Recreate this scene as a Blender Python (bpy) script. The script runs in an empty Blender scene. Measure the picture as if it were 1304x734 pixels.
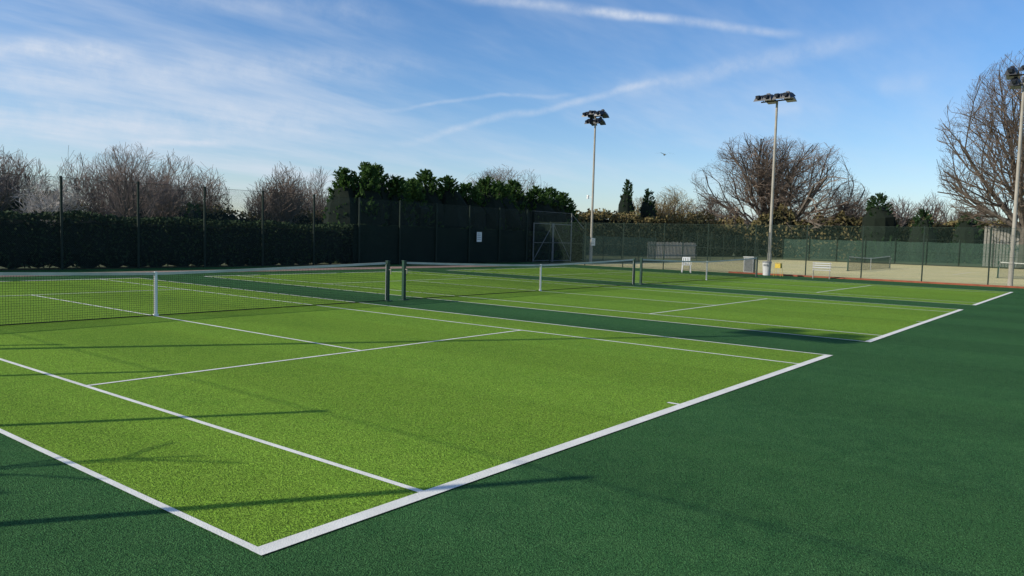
import bpy, math, random
from mathutils import Vector, Matrix, noise as mnoise
R=random.Random(7)
sc=bpy.context.scene
sc.view_settings.view_transform='Standard'; sc.view_settings.look='None'; sc.view_settings.exposure=0
GAP=2.523; CW=10.97; CL=23.77; NETV=CL/2
SUN=Vector((-0.838,0.545,0.485)).normalized()   # towards the sun

# ------------------------------------------------------------------ materials
def newmat(name):
    m=bpy.data.materials.new(name); m.use_nodes=True; nt=m.node_tree
    b=nt.nodes['Principled BSDF']; return m,nt,b
def noise_node(nt,scale,detail=3,rough=.55,vec=None):
    n=nt.nodes.new('ShaderNodeTexNoise'); n.inputs['Scale'].default_value=scale
    n.inputs['Detail'].default_value=detail; n.inputs['Roughness'].default_value=rough
    if vec is not None: nt.links.new(vec,n.inputs['Vector'])
    return n.outputs['Fac']
def pos(nt):
    return nt.nodes.new('ShaderNodeNewGeometry').outputs['Position']
def maprange(nt,val,a,b,c,d,smooth=False):
    n=nt.nodes.new('ShaderNodeMapRange'); nt.links.new(val,n.inputs[0])
    if smooth: n.interpolation_type='SMOOTHSTEP'
    for i,x in zip((1,2,3,4),(a,b,c,d)): n.inputs[i].default_value=x
    return n.outputs[0]
def math_(nt,op,a,b=None,c=None):
    n=nt.nodes.new('ShaderNodeMath'); n.operation=op
    for i,x in enumerate((a,b,c)):
        if x is None: continue
        if isinstance(x,(int,float)): n.inputs[i].default_value=x
        else: nt.links.new(x,n.inputs[i])
    return n.outputs[0]
def mixc(nt,fac,a,b,mode='MIX'):
    n=nt.nodes.new('ShaderNodeMix'); n.data_type='RGBA'; n.blend_type=mode
    if isinstance(fac,(int,float)): n.inputs[0].default_value=fac
    else: nt.links.new(fac,n.inputs[0])
    for i,x in ((6,a),(7,b)):
        if isinstance(x,tuple): n.inputs[i].default_value=(*x,1)
        else: nt.links.new(x,n.inputs[i])
    return n.outputs[2]
def simple(name,c1,c2=None,scale=5,rough=.8,metal=0,bump=0,spec=.3):
    m,nt,b=newmat(name)
    c2=c2 or tuple(x*.75 for x in c1)
    f=maprange(nt,noise_node(nt,scale,3,.6,pos(nt)),.3,.7,0,1)
    nt.links.new(mixc(nt,f,c1,c2),b.inputs['Base Color'])
    b.inputs['Roughness'].default_value=rough; b.inputs['Metallic'].default_value=metal
    b.inputs['Specular IOR Level'].default_value=spec
    if bump:
        bn=nt.nodes.new('ShaderNodeBump'); bn.inputs['Strength'].default_value=bump; bn.inputs['Distance'].default_value=.02
        nt.links.new(noise_node(nt,scale*4,3,.6,pos(nt)),bn.inputs['Height']); nt.links.new(bn.outputs[0],b.inputs['Normal'])
    return m
def turf(name,c,dk,lt,stripe=.06,grain=.6):
    m,nt,b=newmat(name); P=pos(nt)
    mp=nt.nodes.new('ShaderNodeMapping'); nt.links.new(P,mp.inputs['Vector']); mp.inputs['Scale'].default_value=(1,.3,1)
    big=maprange(nt,noise_node(nt,.6,3,.6,mp.outputs[0]),.35,.65,0,1)
    mid=maprange(nt,noise_node(nt,5,4,.75,P),.35,.65,0,1)
    fine=maprange(nt,noise_node(nt,110,1,.7,P),.32,.68,0,1)
    med=maprange(nt,noise_node(nt,34,2,.75,P),.32,.68,0,1)
    col=mixc(nt,math_(nt,'MULTIPLY',big,.8),c,dk)
    col=mixc(nt,math_(nt,'MULTIPLY',mid,.5),col,lt)
    v=math_(nt,'MULTIPLY',maprange(nt,fine,0,1,1-grain,1+grain),maprange(nt,med,0,1,1-grain*.45,1+grain*.45))
    sx=nt.nodes.new('ShaderNodeSeparateXYZ'); nt.links.new(P,sx.inputs[0])
    saw=math_(nt,'PINGPONG',math_(nt,'ADD',sx.outputs[0],math_(nt,'MULTIPLY',big,.25)),1.83)
    st=maprange(nt,saw,.75,1.08,1-stripe,1+stripe,True)
    v=math_(nt,'MULTIPLY',v,st)
    mm=nt.nodes.new('ShaderNodeVectorMath'); mm.operation='SCALE'; nt.links.new(col,mm.inputs[0]); nt.links.new(v,mm.inputs['Scale'])
    nt.links.new(mm.outputs[0],b.inputs['Base Color'])
    b.inputs['Roughness'].default_value=.9; b.inputs['Specular IOR Level'].default_value=.05
    bn=nt.nodes.new('ShaderNodeBump'); bn.inputs['Strength'].default_value=.65; bn.inputs['Distance'].default_value=.013
    nt.links.new(math_(nt,'ADD',fine,med),bn.inputs['Height']); nt.links.new(bn.outputs[0],b.inputs['Normal'])
    return m
M_light=turf('court_turf',(.172,.305,.030),(.130,.255,.026),(.220,.340,.045),.05,.62)
M_dark=turf('surround_turf',(.042,.126,.038),(.027,.088,.029),(.068,.160,.054),.05,.72)
def line_mat():
    m,nt,b=newmat('line_white'); P=pos(nt)
    f=maprange(nt,noise_node(nt,60,4,.8,P),.60,.76,0,.75)
    g=maprange(nt,noise_node(nt,2.5,3,.6,P),.3,.7,.66,.82)
    cc=nt.nodes.new('ShaderNodeCombineColor')
    nt.links.new(g,cc.inputs[0]);nt.links.new(math_(nt,'MULTIPLY',g,.98),cc.inputs[1]);nt.links.new(math_(nt,'MULTIPLY',g,.88),cc.inputs[2])
    nt.links.new(mixc(nt,f,cc.outputs[0],(.28,.38,.22)),b.inputs['Base Color']); b.inputs['Roughness'].default_value=.9; b.inputs['Specular IOR Level'].default_value=.1
    bn=nt.nodes.new('ShaderNodeBump'); bn.inputs['Strength'].default_value=.5; bn.inputs['Distance'].default_value=.01
    nt.links.new(noise_node(nt,95,3,.7,P),bn.inputs['Height']); nt.links.new(bn.outputs[0],b.inputs['Normal'])
    return m
M_line=line_mat()
M_ground=simple('meadow',(.07,.10,.03),(.10,.09,.04),.3,.95,bump=.3)
M_sand=simple('sand_court',(.62,.53,.28),(.50,.46,.22),.4,.95,spec=.05)
M_path=simple('pink_tarmac',(.38,.26,.20),(.30,.22,.17),1,.9,spec=.05)
M_kerb=simple('red_kerb',(.30,.085,.045),(.19,.06,.03),3,.85)
M_black=simple('black_net',(.012,.014,.014),rough=.8)
M_tape=simple('net_tape',(.55,.55,.50),(.40,.41,.37),2,.8)
M_white=simple('white_paint',(.78,.78,.76),(.68,.68,.66),2,.5)
M_postg=simple('green_post',(.012,.05,.03),(.01,.035,.022),3,.45)
M_postd=simple('fence_post_green',(.015,.03,.02),(.012,.022,.015),3,.7)
M_galv=simple('galvanised',(.36,.33,.28),(.27,.25,.21),2,.7,.0)
M_lamp=simple('lamp_housing',(.03,.035,.045),(.02,.022,.03),3,.4)
M_glass=simple('lamp_glass',(.15,.18,.22),rough=.1,spec=.8)
M_yellow=simple('yellow_plastic',(.6,.42,.05),rough=.5)
M_grey=simple('grey_steel',(.20,.21,.21),rough=.6)
M_screen=simple('windscreen_dark',(.012,.022,.016),(.008,.014,.011),1.2,.95,spec=.02)
M_bark=simple('bark',(.14,.12,.10),(.09,.075,.06),3,.95)
M_twig=simple('twig_brown',(.20,.15,.115),(.14,.11,.085),.6,.95)
M_twig2=simple('twig_pinkgrey',(.25,.19,.155),(.18,.14,.12),.3,.95)
M_blossom=simple('blossom',(.55,.50,.45),(.36,.33,.30),2,.9)
M_willow=simple('willow_twig',(.30,.22,.085),(.19,.14,.06),.5,.95)
def leafmat(name,a,b_,c,trans=True):
    m,nt,b=newmat(name); P=pos(nt)
    f1=maprange(nt,noise_node(nt,1.3,2,.6,P),.35,.65,0,1); f2=maprange(nt,noise_node(nt,9,1,.6,P),.35,.65,0,1)
    nt.links.new(mixc(nt,math_(nt,'MULTIPLY',f2,.6),mixc(nt,f1,a,b_),c),b.inputs['Base Color'])
    b.inputs['Roughness'].default_value=.8; b.inputs['Specular IOR Level'].default_value=.15
    if trans:
        tl=nt.nodes.new('ShaderNodeBsdfTranslucent'); tl.inputs[0].default_value=(a[0]*2.0,a[1]*2.0,a[2]*1.4,1)
        ms=nt.nodes.new('ShaderNodeMixShader'); ms.inputs[0].default_value=.28
        nt.links.new(b.outputs[0],ms.inputs[1]); nt.links.new(tl.outputs[0],ms.inputs[2]); nt.links.new(ms.outputs[0],nt.nodes['Material Output'].inputs[0])
    return m
M_con=leafmat('conifer_leaf',(.042,.088,.024),(.062,.112,.030),(.026,.055,.018))
M_con2=leafmat('dark_conifer_leaf',(.032,.07,.028),(.048,.09,.033),(.02,.045,.018))
M_hedge=leafmat('hedge_leaf',(.024,.045,.016),(.034,.056,.02),(.017,.03,.012),False)
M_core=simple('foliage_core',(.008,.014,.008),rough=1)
M_olive=leafmat('olive_leaf',(.15,.125,.05),(.09,.105,.04),(.18,.115,.06),False)
def chain(name,col,cell,th):
    """wire mesh: diagonal wires, open between them"""
    m,nt,b=newmat(name)
    sep=nt.nodes.new('ShaderNodeSeparateXYZ'); nt.links.new(pos(nt),sep.inputs[0])
    h=math_(nt,'ADD',sep.outputs[0],sep.outputs[1])
    a=math_(nt,'ADD',h,sep.outputs[2]); c=math_(nt,'SUBTRACT',h,sep.outputs[2])
    def l(v):
        w=math_(nt,'PINGPONG',v,cell/2)
        return math_(nt,'LESS_THAN',w,th/2)
    f=math_(nt,'MAXIMUM',l(a),l(c))
    tr=nt.nodes.new('ShaderNodeBsdfTransparent'); mx=nt.nodes.new('ShaderNodeMixShader')
    nt.links.new(f,mx.inputs[0]); nt.links.new(tr.outputs[0],mx.inputs[1]); nt.links.new(b.outputs[0],mx.inputs[2])
    nt.links.new(mx.outputs[0],nt.nodes['Material Output'].inputs[0])
    b.inputs['Base Color'].default_value=(*col,1); b.inputs['Roughness'].default_value=.7
    return m
M_chain=chain('chain_link',(.03,.05,.04),.07,.007)
M_chaing=chain('chain_link_green',(.03,.07,.045),.07,.0045)
M_screeng=chain('windscreen_mesh',(.018,.06,.038),.02,.0065)

# ------------------------------------------------------------------ mesh builder
class MB:
    def __init__(s): s.v=[];s.f=[];s.m=[]
    def quad(s,a,b,c,d,m=0):
        n=len(s.v); s.v+=[tuple(a),tuple(b),tuple(c),tuple(d)]; s.f.append((n,n+1,n+2,n+3)); s.m.append(m)
    def box(s,c,sz,m=0,rot=None):
        n=len(s.v); hx,hy,hz=[x/2 for x in sz]
        for z in (-hz,hz):
            for x,y in ((-hx,-hy),(hx,-hy),(hx,hy),(-hx,hy)):
                p=Vector((x,y,z))
                if rot is not None: p=rot@p
                s.v.append(tuple(p+Vector(c)))
        for q in ((3,2,1,0),(4,5,6,7),(0,1,5,4),(1,2,6,5),(2,3,7,6),(3,0,4,7)):
            s.f.append(tuple(n+i for i in q)); s.m.append(m)
    def tube(s,p,q,r1,r2,k=6,m=0,cap=False):
        p=Vector(p);q=Vector(q); d=(q-p)
        if d.length<1e-6: return
        d.normalize(); a=d.orthogonal().normalized(); b=d.cross(a); n=len(s.v)
        for i in range(k):
            t=2*math.pi*i/k; o=a*math.cos(t)+b*math.sin(t)
            s.v.append(tuple(p+o*r1)); s.v.append(tuple(q+o*r2))
        for i in range(k):
            j=(i+1)%k; s.f.append((n+2*i,n+2*j,n+2*j+1,n+2*i+1)); s.m.append(m)
        if cap:
            s.f.append(tuple(n+2*i+1 for i in range(k))); s.m.append(m)
            s.f.append(tuple(n+2*i for i in reversed(range(k)))); s.m.append(m)
    def obj(s,name,mats,parent=None,smooth=False,bevel=0,loc=None):
        me=bpy.data.meshes.new(name); me.from_pydata(s.v,[],s.f)
        for m in mats: me.materials.append(m)
        me.polygons.foreach_set('material_index',s.m)
        if smooth: me.polygons.foreach_set('use_smooth',[True]*len(s.f))
        me.update(); o=bpy.data.objects.new(name,me); sc.collection.objects.link(o)
        if parent: o.parent=parent
        if loc: o.location=loc
        if bevel:
            b=o.modifiers.new('b','BEVEL'); b.width=bevel; b.segments=2
        return o
def empty(name,loc=(0,0,0),rz=0):
    e=bpy.data.objects.new(name,None); sc.collection.objects.link(e); e.location=loc; e.rotation_euler=(0,0,rz); e.empty_display_size=.3; return e
def sheet(name,x0,y0,x1,y1,z,mat,parent=None):
    b=MB(); b.quad((x0,y0,z),(x1,y0,z),(x1,y1,z),(x0,y1,z)); return b.obj(name,[mat],parent)

# ------------------------------------------------------------------ ground
sheet('ground',-1500,-1500,1500,1500,-.012,M_ground)
sheet('surround_surface',-4.0,-9,42.7,30.2,0,M_dark)
sheet('sand_court_surface',42.72,-60,88,27.5,-.004,M_sand)
sheet('path',-4,26.1,42.5,27.9,.004,M_path)

def court(u0,v0=0,z=0,turfm=True,name='tennis_court'):
    e=empty(name,(u0,v0,z))
    if turfm: sheet('court_surface',0,0,CW,CL,.004,M_light,e)
    b=MB(); Z=.008; w=.055
    def L(x0,y0,x1,y1):
        b.quad((x0,y0,Z),(x1,y0,Z),(x1,y1,Z),(x0,y1,Z))
    L(-.03,-.06,CW+.03,.06); L(-.03,CL-.05,CW+.03,CL+.05)
    for x in (0,1.372,CW-1.372,CW): L(x-w/2,.06,x+w/2,CL-.05)
    xa,xb=1.372+w/2,CW-1.372-w/2
    for y in (5.485,CL-5.485): L(xa,y-w/2,xb,y+w/2)
    L(CW/2-w/2,5.485+w/2,CW/2+w/2,CL-5.485-w/2)
    L(CW/2-w/2,.06,CW/2+w/2,.2); L(CW/2-w/2,CL-.2,CW/2+w/2,CL-.05)
    b.obj('court_lines',[M_line],e)
    return e
US=[0,CW+GAP,2*(CW+GAP)]
for u in US: court(u)

# ------------------------------------------------------------------ nets
NL=CW+2*.914
def topz(x):
    s=abs(x-NL/2)/(NL/2); return .914+.15*s**1.25
netb=MB(); n=int(NL/.045)
for i in range(n+1):
    x=i*NL/n; netb.tube((x,0,.03),(x,0,topz(x)-.01),.0027,.0027,3)
for j in range(21):
    f=j/20; K=32
    for i in range(K):
        xa=i*NL/K; xb=(i+1)*NL/K
        netb.tube((xa,0,.03+(topz(xa)-.05)*f),(xb,0,.03+(topz(xb)-.05)*f),.0027,.0027,3)
tapeb=MB(); K=40
for i in range(K):
    xa=.05+i*(NL-.1)/K; xb=.05+(i+1)*(NL-.1)/K; za,zb=topz(xa),topz(xb); t=.012; h=.055
    A=[(xa,-t,za-h),(xa,-t,za),(xa,t,za),(xa,t,za-h)]; B=[(xb,-t,zb-h),(xb,-t,zb),(xb,t,zb),(xb,t,zb-h)]
    for q in range(4):
        r=(q+1)%4; tapeb.quad(A[q],B[q],B[r],A[r])
NM=TM=None
def net(loc,rz=0,strap=M_white):
    global NM,TM
    e=empty('tennis_net',loc,rz)
    if NM is None: a=netb.obj('net_mesh',[M_black],e); NM=a.data
    else:
        a=bpy.data.objects.new('net_mesh',NM); sc.collection.objects.link(a); a.parent=e
    if TM is None: a=tapeb.obj('headband',[M_tape],e); TM=a.data
    else:
        a=bpy.data.objects.new('headband',TM); sc.collection.objects.link(a); a.parent=e
    b=MB(); b.box((NL/2,-.018,.46),(.055,.006,.93)); b.box((NL/2,.018,.46),(.055,.006,.93)); b.box((NL/2,0,.92),(.055,.036,.01)); b.box((NL/2,0,.03),(.1,.05,.04))
    b.obj('centre_strap',[strap],e)
    for k,x in enumerate((0,NL)):
        b=MB(); s=-1 if k==0 else 1
        b.box((x+s*.045,0,.54),(.085,.085,1.08)); b.box((x+s*.045,0,1.09),(.1,.1,.03)); b.box((x+s*.045,0,.01),(.2,.2,.02))
        b.tube((x+s*.045,-.04,.86),(x+s*.045,-.13,.86),.012,.012,8,1,True); b.tube((x+s*.045,-.12,.86),(x+s*.045,-.12,.74),.01,.01,8,1,True)
        for q in range(8): b.box((x-s*.012,0,.12+q*.12),(.05,.012,.012),2)
        b.tube((x-s*.02,0,.04),(x-s*.02,0,1.0),.01,.01,6,2)
        b.obj('post_%d'%(k+1),[M_postg,M_galv,M_tape],e,bevel=.006)
    b=MB(); b.box((NL/2,0,.022),(NL-.1,.012,.02)); b.obj('bottom_band',[M_black],e)
    return e
for u in US: net((u-.914,NETV,0))
e=court(58,.1,-.002,False); net((57.1,NETV+.1,0))
e=court(58,-25.5,-.002,False); net((57.1,2.6,0),-math.pi/2)

# ------------------------------------------------------------------ fences
def fence(pts,h,name,mesh,step,postm=M_postd,pr=.03,screen=None,first=0,rails=True):
    e=empty(name); a=Vector((*pts[0],0)); b_=Vector((*pts[1],0)); L=(b_-a).length; d=(b_-a)/L
    p=MB(); t=first
    while t<=L+.01:
        c=a+d*t; p.tube(c,c+Vector((0,0,h)),pr,pr,8,0,True); p.tube(c+Vector((0,0,h)),c+Vector((0,0,h+.03)),pr*1.2,pr*.5,8,0,True); t+=step
    for z in ((h-.03,h*.5,.06) if rails else (h-.03,)):
        p.tube(a+Vector((0,0,z)),b_+Vector((0,0,z)),.009,.009,4)
    p.obj('posts_and_wires',[postm],e)
    off=Vector((-d.y,d.x,0))*.04
    if mesh:
        m=MB(); A=a+off;B=b_+off; m.quad(A+Vector((0,0,.02)),B+Vector((0,0,.02)),B+Vector((0,0,h-.02)),A+Vector((0,0,h-.02))); m.obj('wire_mesh',[mesh],e)
    if screen:
        for s0,s1,z0,z1,mt in screen:
            m=MB(); k=max(2,int((s1-s0)/.5)); 
            def P(i,z):
                t=s0+(s1-s0)*i/k; c=a+d*t+off*(2.2+.5*math.sin(t*2.1)); sag=.06*abs(math.sin(t*math.pi/step)); return (c.x,c.y,z-(sag if z>1 else 0))
            for i in range(k): m.quad(P(i,z0),P(i+1,z0),P(i+1,z1),P(i,z1))
            m.obj('windscreen',[mt],e)
    return e
fence(((-4.2,30.2),(42.9,30.2)),3.77,'chain_link_fence',M_chain,3.13,first=2.65,pr=.055,screen=[(30.5,46.8,.05,2.3,M_screen)])
fence(((-4.02,-2.8),(-4.02,30.0)),3.77,'chain_link_fence',None,3.2,first=0.02,pr=.05,rails=False)
fence(((42.8,-8.0),(42.8,30.0)),2.95,'chain_link_fence',M_chaing,3.0,first=.5,pr=.035)
b=MB(); b.box((42.62,3,.03),(.12,24,.12)); b.obj('kerb',[M_kerb],bevel=.01)
fence(((49.5,30.0),(62,30.0)),2.6,'windscreen_fence',None,3.0,screen=[(0,12.4,.1,2.1,M_screeng)])
fence(((88,27.5),(88,-40)),2.75,'windscreen_fence',None,3.0,screen=[(0,67,.1,2.45,M_screeng)],pr=.04)
fence(((62,27.5),(88,27.5)),2.6,'chain_link_fence',M_chaing,3.0)
e=empty('chain_link_gate'); b=MB()
for x in (43.1,45.5,45.6,48.0):
    b.tube((x,30.2,0),(x,30.2,2.9 if x!=48.0 else 3.77),.045,.045,8,0,True)
for x0,x1 in ((43.1,45.5),(45.6,48.0)):
    for z in (.1,1.45,2.85): b.tube((x0,30.2,z),(x1,30.2,z),.025,.025,6)
b.tube((43.1,30.2,.1),(45.5,30.2,2.85),.025,.025,6); b.tube((48.0,30.2,.1),(45.6,30.2,2.85),.025,.025,6)
b.tube((42.9,30.2,3.74),(48,30.2,3.74),.012,.012,6)
b.tube((48.0,30.2,3.7),(49.5,30.0,2.6),.03,.03,6)
b.obj('frame',[M_grey],e)
m=MB(); m.quad((43.1,30.22,.1),(48,30.22,.1),(48,30.22,3.7),(43.1,30.22,3.7)); m.obj('wire_mesh',[M_chain],e)
def sign(name,loc,w,h,ry=0):
    e=empty(name,loc); b=MB(); b.box((0,0,0),(w,.01,h),0)
    for k in range(4): b.box((-w*.03,-.008,h*(.3-.18*k)),(w*.7,.004,h*.05),1)
    b.obj('panel',[M_white,M_grey],e)
sign('notice_sign',(36.9,30.1,1.75),.5,.65); sign('notice_sign',(47.05,27.55,1.6),.5,.55)
def paling(p0,p1,h,z0=0,m=M_white,name='picket_fence',wd=.17):
    e=empty(name); a=Vector((*p0,0));c=Vector((*p1,0)); L=(c-a).length; d=(c-a)/L; ang=math.atan2(d.y,d.x); rot=Matrix.Rotation(ang,3,'Z')
    b=MB(); k=int(L/.3)
    for i in range(k):
        q=a+d*(i*.3); hh=h+R.uniform(-.05,.05); b.box((q.x,q.y,z0+hh/2),(wd,.025,hh),0,rot)
    nrm=Vector((-d.y,d.x,0))*.04; mid=(a+c)/2+nrm
    for z in (.35,h-.3): b.box((mid.x,mid.y,z0+z),(L,.04,.09),0,rot)
    b.obj('pales',[m],e)
M_pale=simple('weathered_paling',(.36,.34,.30),(.26,.25,.22),1,.9)
M_whitef=simple('weathered_white',(.5,.5,.48),(.4,.4,.4),1,.9)
paling((67.6,34),(78,33.5),1.7,0,M_pale,wd=.15)
paling((95.5,8.2),(99,-8),4.4,0,M_pale,'paling_fence',.22)

# ------------------------------------------------------------------ floodlights
def mast(loc,h,kind,rz=0,camera=False):
    e=empty('floodlight_mast',loc,rz); b=MB()
    b.box((0,0,.02),(.45,.45,.04)); b.tube((0,0,.04),(0,0,1.2),.12,.12,12); b.tube((0,0,1.2),(0,0,1.28),.12,.095,12); b.tube((0,0,1.28),(0,0,h),.095,.065,12,0,True)
    b.box((.12,0,.8),(.02,.12,.35))
    b.obj('mast_pole',[M_galv],e,smooth=False)
    b=MB()
    def bar(z,w): b.box((0,0,z),(.07,w,.07))
    def lamp(y,z,side,tilt,s=1.0):
        rot=Matrix.Rotation(side*math.radians(tilt),3,'Y')
        b.tube((0,y,z),(side*.12,y,z+.12),.02,.02,6)
        c=Vector((side*.32*s,y,z+.14))
        nn=len(b.v); hx,hy,hz=.30*s,.24*s,.09*s
        for (x,y2,zz,sc_) in ((-1,-1,-1,1),(1,-1,-1,1),(1,1,-1,1),(-1,1,-1,1),(-1,-1,1,.62),(1,-1,1,.62),(1,1,1,.62),(-1,1,1,.62)):
            p=Vector((x*hx*sc_,y2*hy*sc_,zz*hz)); b.v.append(tuple(rot@p+c))
        for q in ((4,5,6,7),(0,1,5,4),(1,2,6,5),(2,3,7,6),(3,0,4,7)): b.f.append(tuple(nn+i for i in q)); b.m.append(0)
        b.f.append((nn+3,nn+2,nn+1,nn)); b.m.append(1)
        for k in range(3): b.box(c+rot@Vector(((k-1)*.12*s,0,hz+.02)),(.015,.26*s,.05),0,rot)
        b.box(c+rot@Vector((-hx*.9,0,.1*s)),(.16*s,.16*s,.14*s),0,rot)
    if kind==0:
        bar(h,1.3); bar(h-.5,.9)
        for y in (-.55,.55):
            lamp(y,h+.02,1,24,1.15); lamp(y,h+.02,-1,24,1.15)
        for y in (-.38,.38):
            lamp(y,h-.5,-1,30); lamp(y,h-.5,1,30)
        lamp(0,h+.1,-1,15)
    else:
        bar(h,2.0); 
        for y in (-.85,.85,-.32,.32):
            lamp(y,h+.02,-1,16,1.25)
        for y in (-.6,.6): lamp(y,h+.04,1,16,1.25)
    b.obj('lamp_heads',[M_lamp,M_glass],e)
    if camera:
        b=MB(); b.tube((0,0,4.9),(-.05,.4,5.0),.02,.02,6); b.tube((-.05,.4,5.0),(-.05,.4,4.82),.06,.1,10,0,True); b.box((-.05,.4,5.04),(.14,.14,.1)); b.obj('security_camera',[M_white],e)
mast((47.0,27.7,0),10.9,0,camera=True)
mast((43.7,12.95,0),10.3,1,math.radians(-6))
mast((43.5,0.62,0),10.5,0)
mast((-4.3,12.95,0),10.3,1)

# ------------------------------------------------------------------ small furniture
def chair(loc,rz):
    e=empty('plastic_chair',loc,rz); b=MB()
    for x,y in ((-.22,-.22),(.22,-.22),(-.22,.22),(.22,.22)): b.tube((x*1.15,y*1.15,0),(x,y,.43),.022,.028,6,0,True)
    b.box((0,0,.44),(.46,.46,.03))
    for k in range(5): b.box((-.2+k*.1,.25,.66),(.06,.02,.40),0,Matrix.Rotation(math.radians(-10),3,'X'))
    b.box((0,.29,.87),(.46,.03,.07),0); 
    for s in (-1,1): b.box((s*.26,.02,.64),(.05,.46,.025)); b.tube((s*.26,-.2,.43),(s*.26,-.2,.64),.018,.018,6)
    b.obj('seat_and_back',[M_white],e,bevel=.006)
chair((39.9,16.5,0),math.radians(-60))
def bench(loc,rz):
    e=empty('park_bench',loc,rz); b=MB()
    for x in (-.42,.42):
        b.tube((x,-.22,0),(x,-.2,.45),.02,.02,6); b.tube((x,.25,0),(x,.2,.45),.02,.02,6); b.tube((x,.2,.45),(x,.32,.9),.02,.02,6); b.tube((x,-.2,.45),(x,.2,.45),.02,.02,6)
        b.tube((x,-.22,.02),(x,.25,.42),.012,.012,6)
    b.obj('frame',[M_galv],e)
    b=MB()
    for k in range(4): b.box((0,-.17+k*.12,.47),(.95,.09,.025))
    for k in range(3): b.box((0,.235+k*.035,.6+k*.12),(.95,.02,.06))
    b.obj('slats',[M_whitef],e)
bench((41.4,9.2,0),math.radians(-75))
def bin_(loc):
    e=empty('litter_bin',loc); b=MB()
    b.tube((0,0,.03),(0,0,.75),.2,.25,16,0,True); b.tube((0,0,.75),(0,0,.82),.27,.24,16,1,True); b.box((-.22,0,.62),(.08,.22,.1),1)
    b.obj('bin_body',[M_whitef,M_grey],e)
bin_((41.3,12.2,0))
def basket(loc):
    e=empty('ball_basket',loc); b=MB()
    for x in (-.13,.13):
        for y in (-.13,.13): b.tube((x*1.5,y*1.5,0),(x,y,.75),.01,.01,6)
    b.box((0,0,.6),(.3,.3,.25)); b.box((0,0,.76),(.34,.34,.02)); b.obj('basket',[M_yellow],e,bevel=.01)
basket((41.2,11.5,0))
def cabinet(loc):
    e=empty('electrical_cabinet',loc); b=MB()
    b.box((0,0,.5),(.35,.6,.95)); b.box((0,0,1.0),(.42,.68,.05)); b.box((-.18,0,.52),(.012,.5,.8),1); b.box((-.19,.18,.55),(.02,.03,.12),1); b.obj('cabinet_body',[M_whitef,M_grey],e,bevel=.01)
cabinet((43.3,14.0,0))

# ------------------------------------------------------------------ vegetation
def rv(): return Vector((R.gauss(0,1),R.gauss(0,1),R.gauss(0,1)))
def bare(b,base,H,Rr,lev=4,limbs=6,trunk=.25,tr=None,minr=.012,up=.06,low=.28,kids=(1,2),mtw=1,wob=.22,ang=(28,60),lr=.62,tilt=(.15,1.15)):
    base=Vector(base); tr=tr or H*.022; cz=H*(low+(1-low)*.5); rz=H*(1-low)*.5
    sd=R.uniform(0,99)
    def inside(p):
        q=p-base; e=Vector((q.x/Rr,q.y/Rr,(q.z-cz)/rz)); lim=1+.16*mnoise.noise(e.normalized()*2.5+Vector((sd,0,0))); return e.length<lim
    def grow(p,d,L,r,l):
        ns=(6 if l<=1 else 4) if l<=2 else (3 if l<lev else 2)
        for s in range(ns):
            d=(d+rv()*wob*(.5 if l<2 else 1)/1.7+Vector((0,0,up))).normalized()
            q=p+d*(L/ns); r2=max(minr,r*(1-.5/ns))
            if l>0 and not inside(q) and (l>1 or s>1): 
                return
            b.tube(p,q,r,r2,5 if l<=1 else 3,0 if l<=2 else mtw)
            p=q;r=r2
            if l<lev and (s>0 or l>0):
                for _ in range(R.randint(*kids)):
                    ax=d.cross(rv()).normalized(); a=math.radians(R.uniform(*ang))
                    grow(p,Matrix.Rotation(a,3,ax)@d,L*R.uniform(lr*.8,lr*1.15),max(minr,r*.6),l+1)
    t0=base; d=Vector((R.uniform(-.05,.05),R.uniform(-.05,.05),1)).normalized(); t1=t0+d*H*trunk
    b.tube(t0,t0+d*H*trunk*.15,tr*1.35,tr,8,0); b.tube(t0+d*H*trunk*.15,t1,tr,tr*.85,8,0)
    for i in range(limbs):
        a=2*math.pi*i/limbs*1.0+R.uniform(-.4,.4); ti=R.uniform(*tilt) if i else .1
        dd=Vector((math.cos(a)*math.sin(ti),math.sin(a)*math.sin(ti),math.cos(ti)))
        if Rr>H*.5: L=(rz*1.25)+(Rr-rz)*math.sin(ti)
        else: L=(H-H*trunk)*.8*(1-.35*math.sin(ti))
        st=t1-d*R.uniform(0,.25)*H*trunk
        grow(st,dd,L*R.uniform(.8,1.0),tr*.6,1)
def bareobj(name,base,H,Rr,mt,**k):
    b=MB(); bare(b,(0,0,0),H,Rr,**k); return b.obj(name,[M_bark,mt],loc=base)

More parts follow.
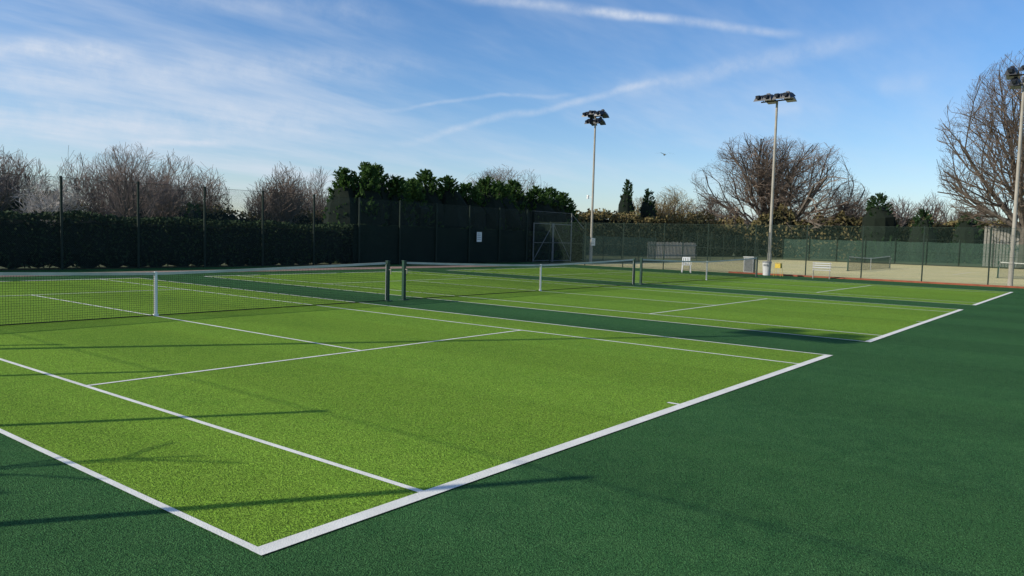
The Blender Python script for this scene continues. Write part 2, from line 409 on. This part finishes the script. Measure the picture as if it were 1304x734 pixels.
def leaf(b,c,n,l,w,m=0):
    n=n.normalized(); s=n.cross(rv()).normalized()*w
    n=n*l; b.quad(c-n*.5-s*.3,c-n*.1-s*.5+n*0,c+n*.5,c-n*.1+s*.5,m)
def blobcore(b,c,rx,ry,rz,m,seed=0,k=10):
    n0=len(b.v); rows=k//2+1
    for i in range(rows+1):
        th=math.pi*i/rows
        for j in range(k):
            ph=2*math.pi*j/k; d=Vector((math.sin(th)*math.cos(ph),math.sin(th)*math.sin(ph),math.cos(th)))
            s=1+.25*mnoise.noise(d*1.7+Vector((seed,0,0))); b.v.append((c[0]+d.x*rx*s,c[1]+d.y*ry*s,c[2]+d.z*rz*s))
    for i in range(rows):
        for j in range(k):
            a=n0+i*k+j; a2=n0+i*k+(j+1)%k; b.f.append((a,a2,a2+k,a+k)); b.m.append(m)
def conifer(name,base,H,Rr,mt=M_con,n=170,pl=.8,lv=24,power=.55,bottom=.02,ls=1.0):
    b=MB(); sd=R.uniform(0,99)
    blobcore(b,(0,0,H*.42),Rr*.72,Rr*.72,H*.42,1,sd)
    b.tube((0,0,0),(0,0,H*.9),.12,.03,6,2)
    for i in range(n):
        t=bottom+(1-bottom)*(i+R.random())/n; a=R.uniform(0,2*math.pi)
        r=Rr*((1-t)**power)*(.8+.45*mnoise.noise(Vector((math.cos(a)*1.3+sd,math.sin(a)*1.3,t*4))))
        d=Vector((math.cos(a),math.sin(a),0)); up=R.uniform(.5,1.3)
        tip=d*r+Vector((0,0,t*H)); ax=(d+Vector((0,0,up))).normalized(); ln=pl*R.uniform(.6,1.2)*(1 if t<.9 else .8)
        for k in range(lv):
            s=R.random()**.7
            c=tip+ax*(s-.75)*ln+rv()*.10*ln*(1.3-s)
            leaf(b,c,ax+rv()*.45,R.uniform(.16,.32)*ls,R.uniform(.06,.12)*ls)
    return b.obj(name,[mt,M_core,M_bark],loc=base)
row=[(27.8,5.5,1.3),(29.0,5.9,1.5),(30.4,6.0,1.6),(31.8,5.6,1.7),(33.4,5.4,1.6),(35.0,6.1,1.7),(36.7,5.9,1.9),(38.6,5.7,1.8),(40.4,6.1,1.9),(42.5,5.9,2.0),(44.5,6.2,2.0),(46.6,5.9,2.1),(48.8,6.1,2.2),(51.2,5.7,2.0)]
for i,(u,h,rr) in enumerate(row):
    conifer('conifer_tree',(u+R.uniform(-.2,.2),32.8+R.uniform(-.3,.7),0),h*R.uniform(.93,1.02),rr*1.15,M_con,n=340,pl=.95,power=.45)
def hedge(name,p0,p1,h,w,n,mt,var=.15,ls=.16,core=True,plumes=0):
    b=MB(); a=Vector((*p0,0));c=Vector((*p1,0)); L=(c-a).length; d=(c-a)/L; nr=Vector((-d.y,d.x,0)); sd=R.uniform(0,50)
    def top(t): return h*(1+var*mnoise.noise(Vector((t*.25+sd,0,0)))+var*.6*mnoise.noise(Vector((t*1.1+sd,3,0))))
    k=int(L/1.0)
    if core:
        for i in range(k):
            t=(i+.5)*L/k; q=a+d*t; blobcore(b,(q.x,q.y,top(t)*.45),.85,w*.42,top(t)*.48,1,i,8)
    for i in range(n):
        t=R.uniform(0,L); hh=top(t); z=R.uniform(.02,1)
        if R.random()<.3: z=R.uniform(.9,1.03); off=R.uniform(-w/2,w/2)
        else: off=(-1 if R.random()<.8 else 1)*w/2*R.uniform(.75,1.08)
        if plumes: hh*=1+plumes*max(0,mnoise.noise(Vector((t*.9,off,7))))
        q=a+d*t+nr*off; leaf(b,Vector((q.x,q.y,z*hh)),rv()+Vector((0,0,.6)),ls*R.uniform(.7,1.4),ls*.6*R.uniform(.7,1.3))
    return b.obj(name,[mt,M_core])
hedge('hedge',(51,31.3),(-9,31.3),2.2,1.3,50000,M_hedge,.08)
def bx(name,u,v,H,Rr,mt,**k): return bareobj(name,(u,v,0),H,Rr,mt,**k)
bx('birch_tree',20.9,45,7.0,2.9,M_twig2,lev=4,limbs=10,minr=.007,kids=(1,2),tr=.09,up=.14)
bx('birch_tree',25.0,48,6.4,2.5,M_twig2,lev=4,limbs=9,minr=.007,tr=.08,up=.14)
bx('blossom_tree',16.2,45,4.7,2.3,M_blossom,lev=4,limbs=8,minr=.009,tr=.08)
conifer('holly_bush',(24,43.3,0),3.4,.9,M_con2,n=60,pl=.4,power=.3,ls=.8)
b=MB()
for i in range(44):
    u=6+i*1.42+R.uniform(-.8,.8); v=56+R.uniform(-5,9)
    bare(b,(u,v,0),R.uniform(5.6,8.4),R.uniform(1.7,3.0),lev=3,limbs=9,minr=.012,kids=(1,3),mtw=R.choice((1,1,2)),trunk=.15,tr=.08,low=.12,up=.12)
b.obj('distant_trees',[M_bark,M_twig2,M_twig])
hedge('hedgerow',(64,54),(-4,54),3.4,2.0,15000,M_olive,.35,.26)
bx('bare_tree',49.5,38,7.9,4.4,M_twig,lev=4,limbs=10,minr=.009,tr=.12,up=.1)
# right background
bx('oak_tree',106.4,35.5,17.0,11.4,M_twig,lev=5,limbs=13,minr=.011,kids=(1,2),trunk=.17,tr=.5,low=.06,ang=(22,52),up=.03,lr=.56,tilt=(.1,1.4))
bx('bare_tree',92.5,4.4,21.5,8.8,M_twig,lev=5,limbs=11,minr=.009,kids=(1,2),trunk=.2,tr=.4,low=.08,up=.08,lr=.56,ang=(22,50),tilt=(.1,1.2))
conifer('conifer_tree',(80.2,43.9,0),9.0,1.5,M_con2,n=150,pl=1.0,ls=1.3,power=.5)
conifer('conifer_tree',(83.0,42.6,0),8.0,1.7,M_con2,n=150,pl=1.0,ls=1.3,power=.4)
bx('willow_tree',88.4,42.3,8.8,3.6,M_willow,lev=4,limbs=9,minr=.012,tr=.18)
bx('willow_tree',84.5,44.5,7.4,3.2,M_willow,lev=4,limbs=9,minr=.012,tr=.16)
bx('bare_tree',108.4,26.5,10.4,4.2,M_twig,lev=4,limbs=9,minr=.014,tr=.2)
conifer('conifer_tree',(106,21.5,0),8.6,3.0,M_con2,n=260,pl=1.1,ls=1.5,power=.4)
conifer('conifer_tree',(107,16.5,0),6.6,2.2,M_con2,n=160,pl=1.0,ls=1.5,power=.4)
conifer('conifer_tree',(110,12.0,0),6.4,2.4,M_con2,n=160,pl=1.0,ls=1.5,power=.4)
b=MB()
for i in range(30):
    t=i/29; u=117+t*38; v=62-t*62+R.uniform(-4,4)
    bare(b,(u,v,0),R.uniform(6.5,11.5),R.uniform(2.5,4.5),lev=3,limbs=9,minr=.018,kids=(1,3),mtw=R.choice((1,2)),trunk=.15,low=.12)
b.obj('distant_trees',[M_bark,M_twig2,M_twig])
hedge('hedgerow',(122,-14),(109,20),5.0,3,11000,M_olive,.4,.42)
hedge('hedgerow',(109,20),(100,38),5.4,3,8000,M_olive,.4,.42)
hedge('hedgerow',(100,39),(66,45),4.6,3,12000,M_olive,.4,.38)
bx('shadow_sapling',-4.7,5.5,3.3,.8,M_twig,lev=2,limbs=6,minr=.016,trunk=.55,low=.6,tr=.03)  # out of view, added to throw broken twig shadows onto the near court
# bird
e=empty('bird',(33.5,14.9,6.2),math.radians(40)); b=MB()
b.tube((-.16,0,0),(0,0,.01),.01,.05,8); b.tube((0,0,.01),(.16,0,.02),.05,.03,8); b.tube((.16,0,.02),(.23,0,.02),.03,.006,8)
for s in (-1,1):
    b.quad((.07,0,.03),(-.06,0,.03),(-.08,s*.2,.1),(.04,s*.22,.11)); b.quad((.04,s*.22,.11),(-.08,s*.2,.1),(-.14,s*.48,.03),(-.1,s*.5,.03))
b.quad((-.14,-.03,0),(-.14,.03,0),(-.26,.07,0),(-.26,-.07,0)); b.obj('bird_body',[M_grey],e)

# ------------------------------------------------------------------ sky
w=bpy.data.worlds.new("World"); sc.world=w; w.use_nodes=True; nt=w.node_tree
bg=nt.nodes['Background']; sky=nt.nodes.new('ShaderNodeTexSky'); sky.sky_type='NISHITA'; sky.sun_disc=False
sky.sun_elevation=math.asin(SUN.z); sky.sun_rotation=math.atan2(SUN.x,SUN.y)%(2*math.pi)
sky.air_density=1.0; sky.dust_density=.4; sky.ozone_density=2.6
bg.inputs[1].default_value=.125
hs=nt.nodes.new('ShaderNodeHueSaturation'); hs.inputs['Saturation'].default_value=1.2; nt.links.new(sky.outputs[0],hs.inputs['Color'])
skyc=mixc(nt,1.0,hs.outputs[0],(.96,1.04,1.20),'MULTIPLY')
tc=nt.nodes.new('ShaderNodeTexCoord'); D=tc.outputs['Generated']
nz=nt.nodes.new('ShaderNodeTexNoise'); nz.inputs['Scale'].default_value=9; nz.inputs['Detail'].default_value=3; nt.links.new(D,nz.inputs['Vector'])
wv=nt.nodes.new('ShaderNodeVectorMath'); wv.operation='MULTIPLY_ADD'
nt.links.new(nz.outputs['Color'],wv.inputs[0]); wv.inputs[1].default_value=(.022,)*3; 
sub=nt.nodes.new('ShaderNodeVectorMath'); sub.operation='SUBTRACT'; nt.links.new(D,sub.inputs[0]); sub.inputs[1].default_value=(.011,)*3
nt.links.new(sub.outputs[0],wv.inputs[2]); DW=wv.outputs[0]
def dot(v,c):
    n=nt.nodes.new('ShaderNodeVectorMath'); n.operation='DOT_PRODUCT'; nt.links.new(v,n.inputs[0]); n.inputs[1].default_value=tuple(c); return n.outputs['Value']
fib=noise_node(nt,28,4,.65,D)
fibm=maprange(nt,fib,.3,.65,.25,1)
total=None
def trail(d1,d2,wd,op,soft=.05):
    global total
    a=Vector(d1).normalized(); c=Vector(d2).normalized(); n=a.cross(c).normalized(); mid=(a+c).normalized(); tg=n.cross(mid).normalized()
    half=abs((c-mid).dot(tg))
    dist=math_(nt,'ABSOLUTE',dot(DW,n)); m1=maprange(nt,dist,0,wd,1,0,True)
    al=math_(nt,'ABSOLUTE',dot(D,tg)); m2=maprange(nt,al,half*.6,half*1.2,1,0,True)
    fr=maprange(nt,dot(D,mid),0,.2,0,1)
    m=math_(nt,'MULTIPLY',math_(nt,'MULTIPLY',math_(nt,'MULTIPLY',m1,m2),fr),math_(nt,'MULTIPLY',fibm,op))
    total=m if total is None else math_(nt,'ADD',total,m)
trail((.735,.683,.302),(.90,.475,.279),.010,.42)
trail((.840,.55,.288),(1.003,.341,.262),.008,.42)
trail((.700,.725,.115),(.903,.469,.205),.007,.36)
trail((.86,.53,.186),(1.06,.26,.262),.018,.30)
trail((.678,.755,.158),(.829,.564,.183),.004,.28)
trail((.33,1.19,.225),(.49,1.0,.217),.018,.48)
trail((.477,1.011,.106),(.566,.898,.109),.007,.38)
trail((.25,1.3,.12),(.66,.78,.14),.04,.34)
trail((.3,1.2,.17),(.72,.70,.215),.03,.28)
trail((.42,1.08,.30),(.70,.72,.27),.025,.20)
trail((1.03,.25,.195),(1.06,.2,.20),.016,.18)
trail((.98,.36,.17),(1.0,.33,.172),.012,.18)
sep=nt.nodes.new('ShaderNodeSeparateXYZ'); nt.links.new(D,sep.inputs[0])
den=math_(nt,'ADD',math_(nt,'MAXIMUM',sep.outputs[2],0),.12)
cmb=nt.nodes.new('ShaderNodeCombineXYZ'); nt.links.new(math_(nt,'DIVIDE',sep.outputs[0],den),cmb.inputs[0]); nt.links.new(math_(nt,'DIVIDE',sep.outputs[1],den),cmb.inputs[1])
mp=nt.nodes.new('ShaderNodeMapping'); nt.links.new(cmb.outputs[0],mp.inputs['Vector']); mp.inputs['Rotation'].default_value=(0,0,math.radians(38)); mp.inputs['Scale'].default_value=(.35,1.0,1)
cir=noise_node(nt,.9,6,.62,mp.outputs[0])
cm=maprange(nt,cir,.40,.75,0,.6,True)
lf=maprange(nt,dot(D,(-.6,.8,-.35)),-.75,.45,.28,1.15)
cm=math_(nt,'MULTIPLY',cm,lf)
hz=maprange(nt,sep.outputs[2],0,.22,.15,0,True)
total=math_(nt,'ADD',math_(nt,'ADD',total,cm),hz); total=math_(nt,'MINIMUM',total,.9)
nt.links.new(mixc(nt,total,skyc,(5.6,6.1,6.9)),bg.inputs[0])

# ------------------------------------------------------------------ sun + camera
s=bpy.data.lights.new('sun','SUN'); s.energy=5.0; s.angle=math.radians(.5); s.color=(1,.93,.79)
so=bpy.data.objects.new('sun',s); sc.collection.objects.link(so); so.rotation_euler=(-SUN).to_track_quat('-Z','Y').to_euler()
cam=bpy.data.cameras.new('camera'); co=bpy.data.objects.new('camera',cam); sc.collection.objects.link(co); sc.camera=co
yaw,pitch,roll,f=.9047,-.0665,.0274,989.4
cam.sensor_width=36; cam.lens=36*f/1304; cam.clip_end=4000; cam.clip_start=.05
fw=Vector((math.sin(yaw)*math.cos(pitch),math.cos(yaw)*math.cos(pitch),math.sin(pitch))); rt=Vector((math.cos(yaw),-math.sin(yaw),0)); up=rt.cross(fw)
r2=rt*math.cos(roll)+up*math.sin(roll); u2=-rt*math.sin(roll)+up*math.cos(roll)
M=Matrix((r2,u2,-fw)).transposed().to_4x4(); M.translation=Vector((-2.5601,-3.8088,1.8576)); co.matrix_world=M
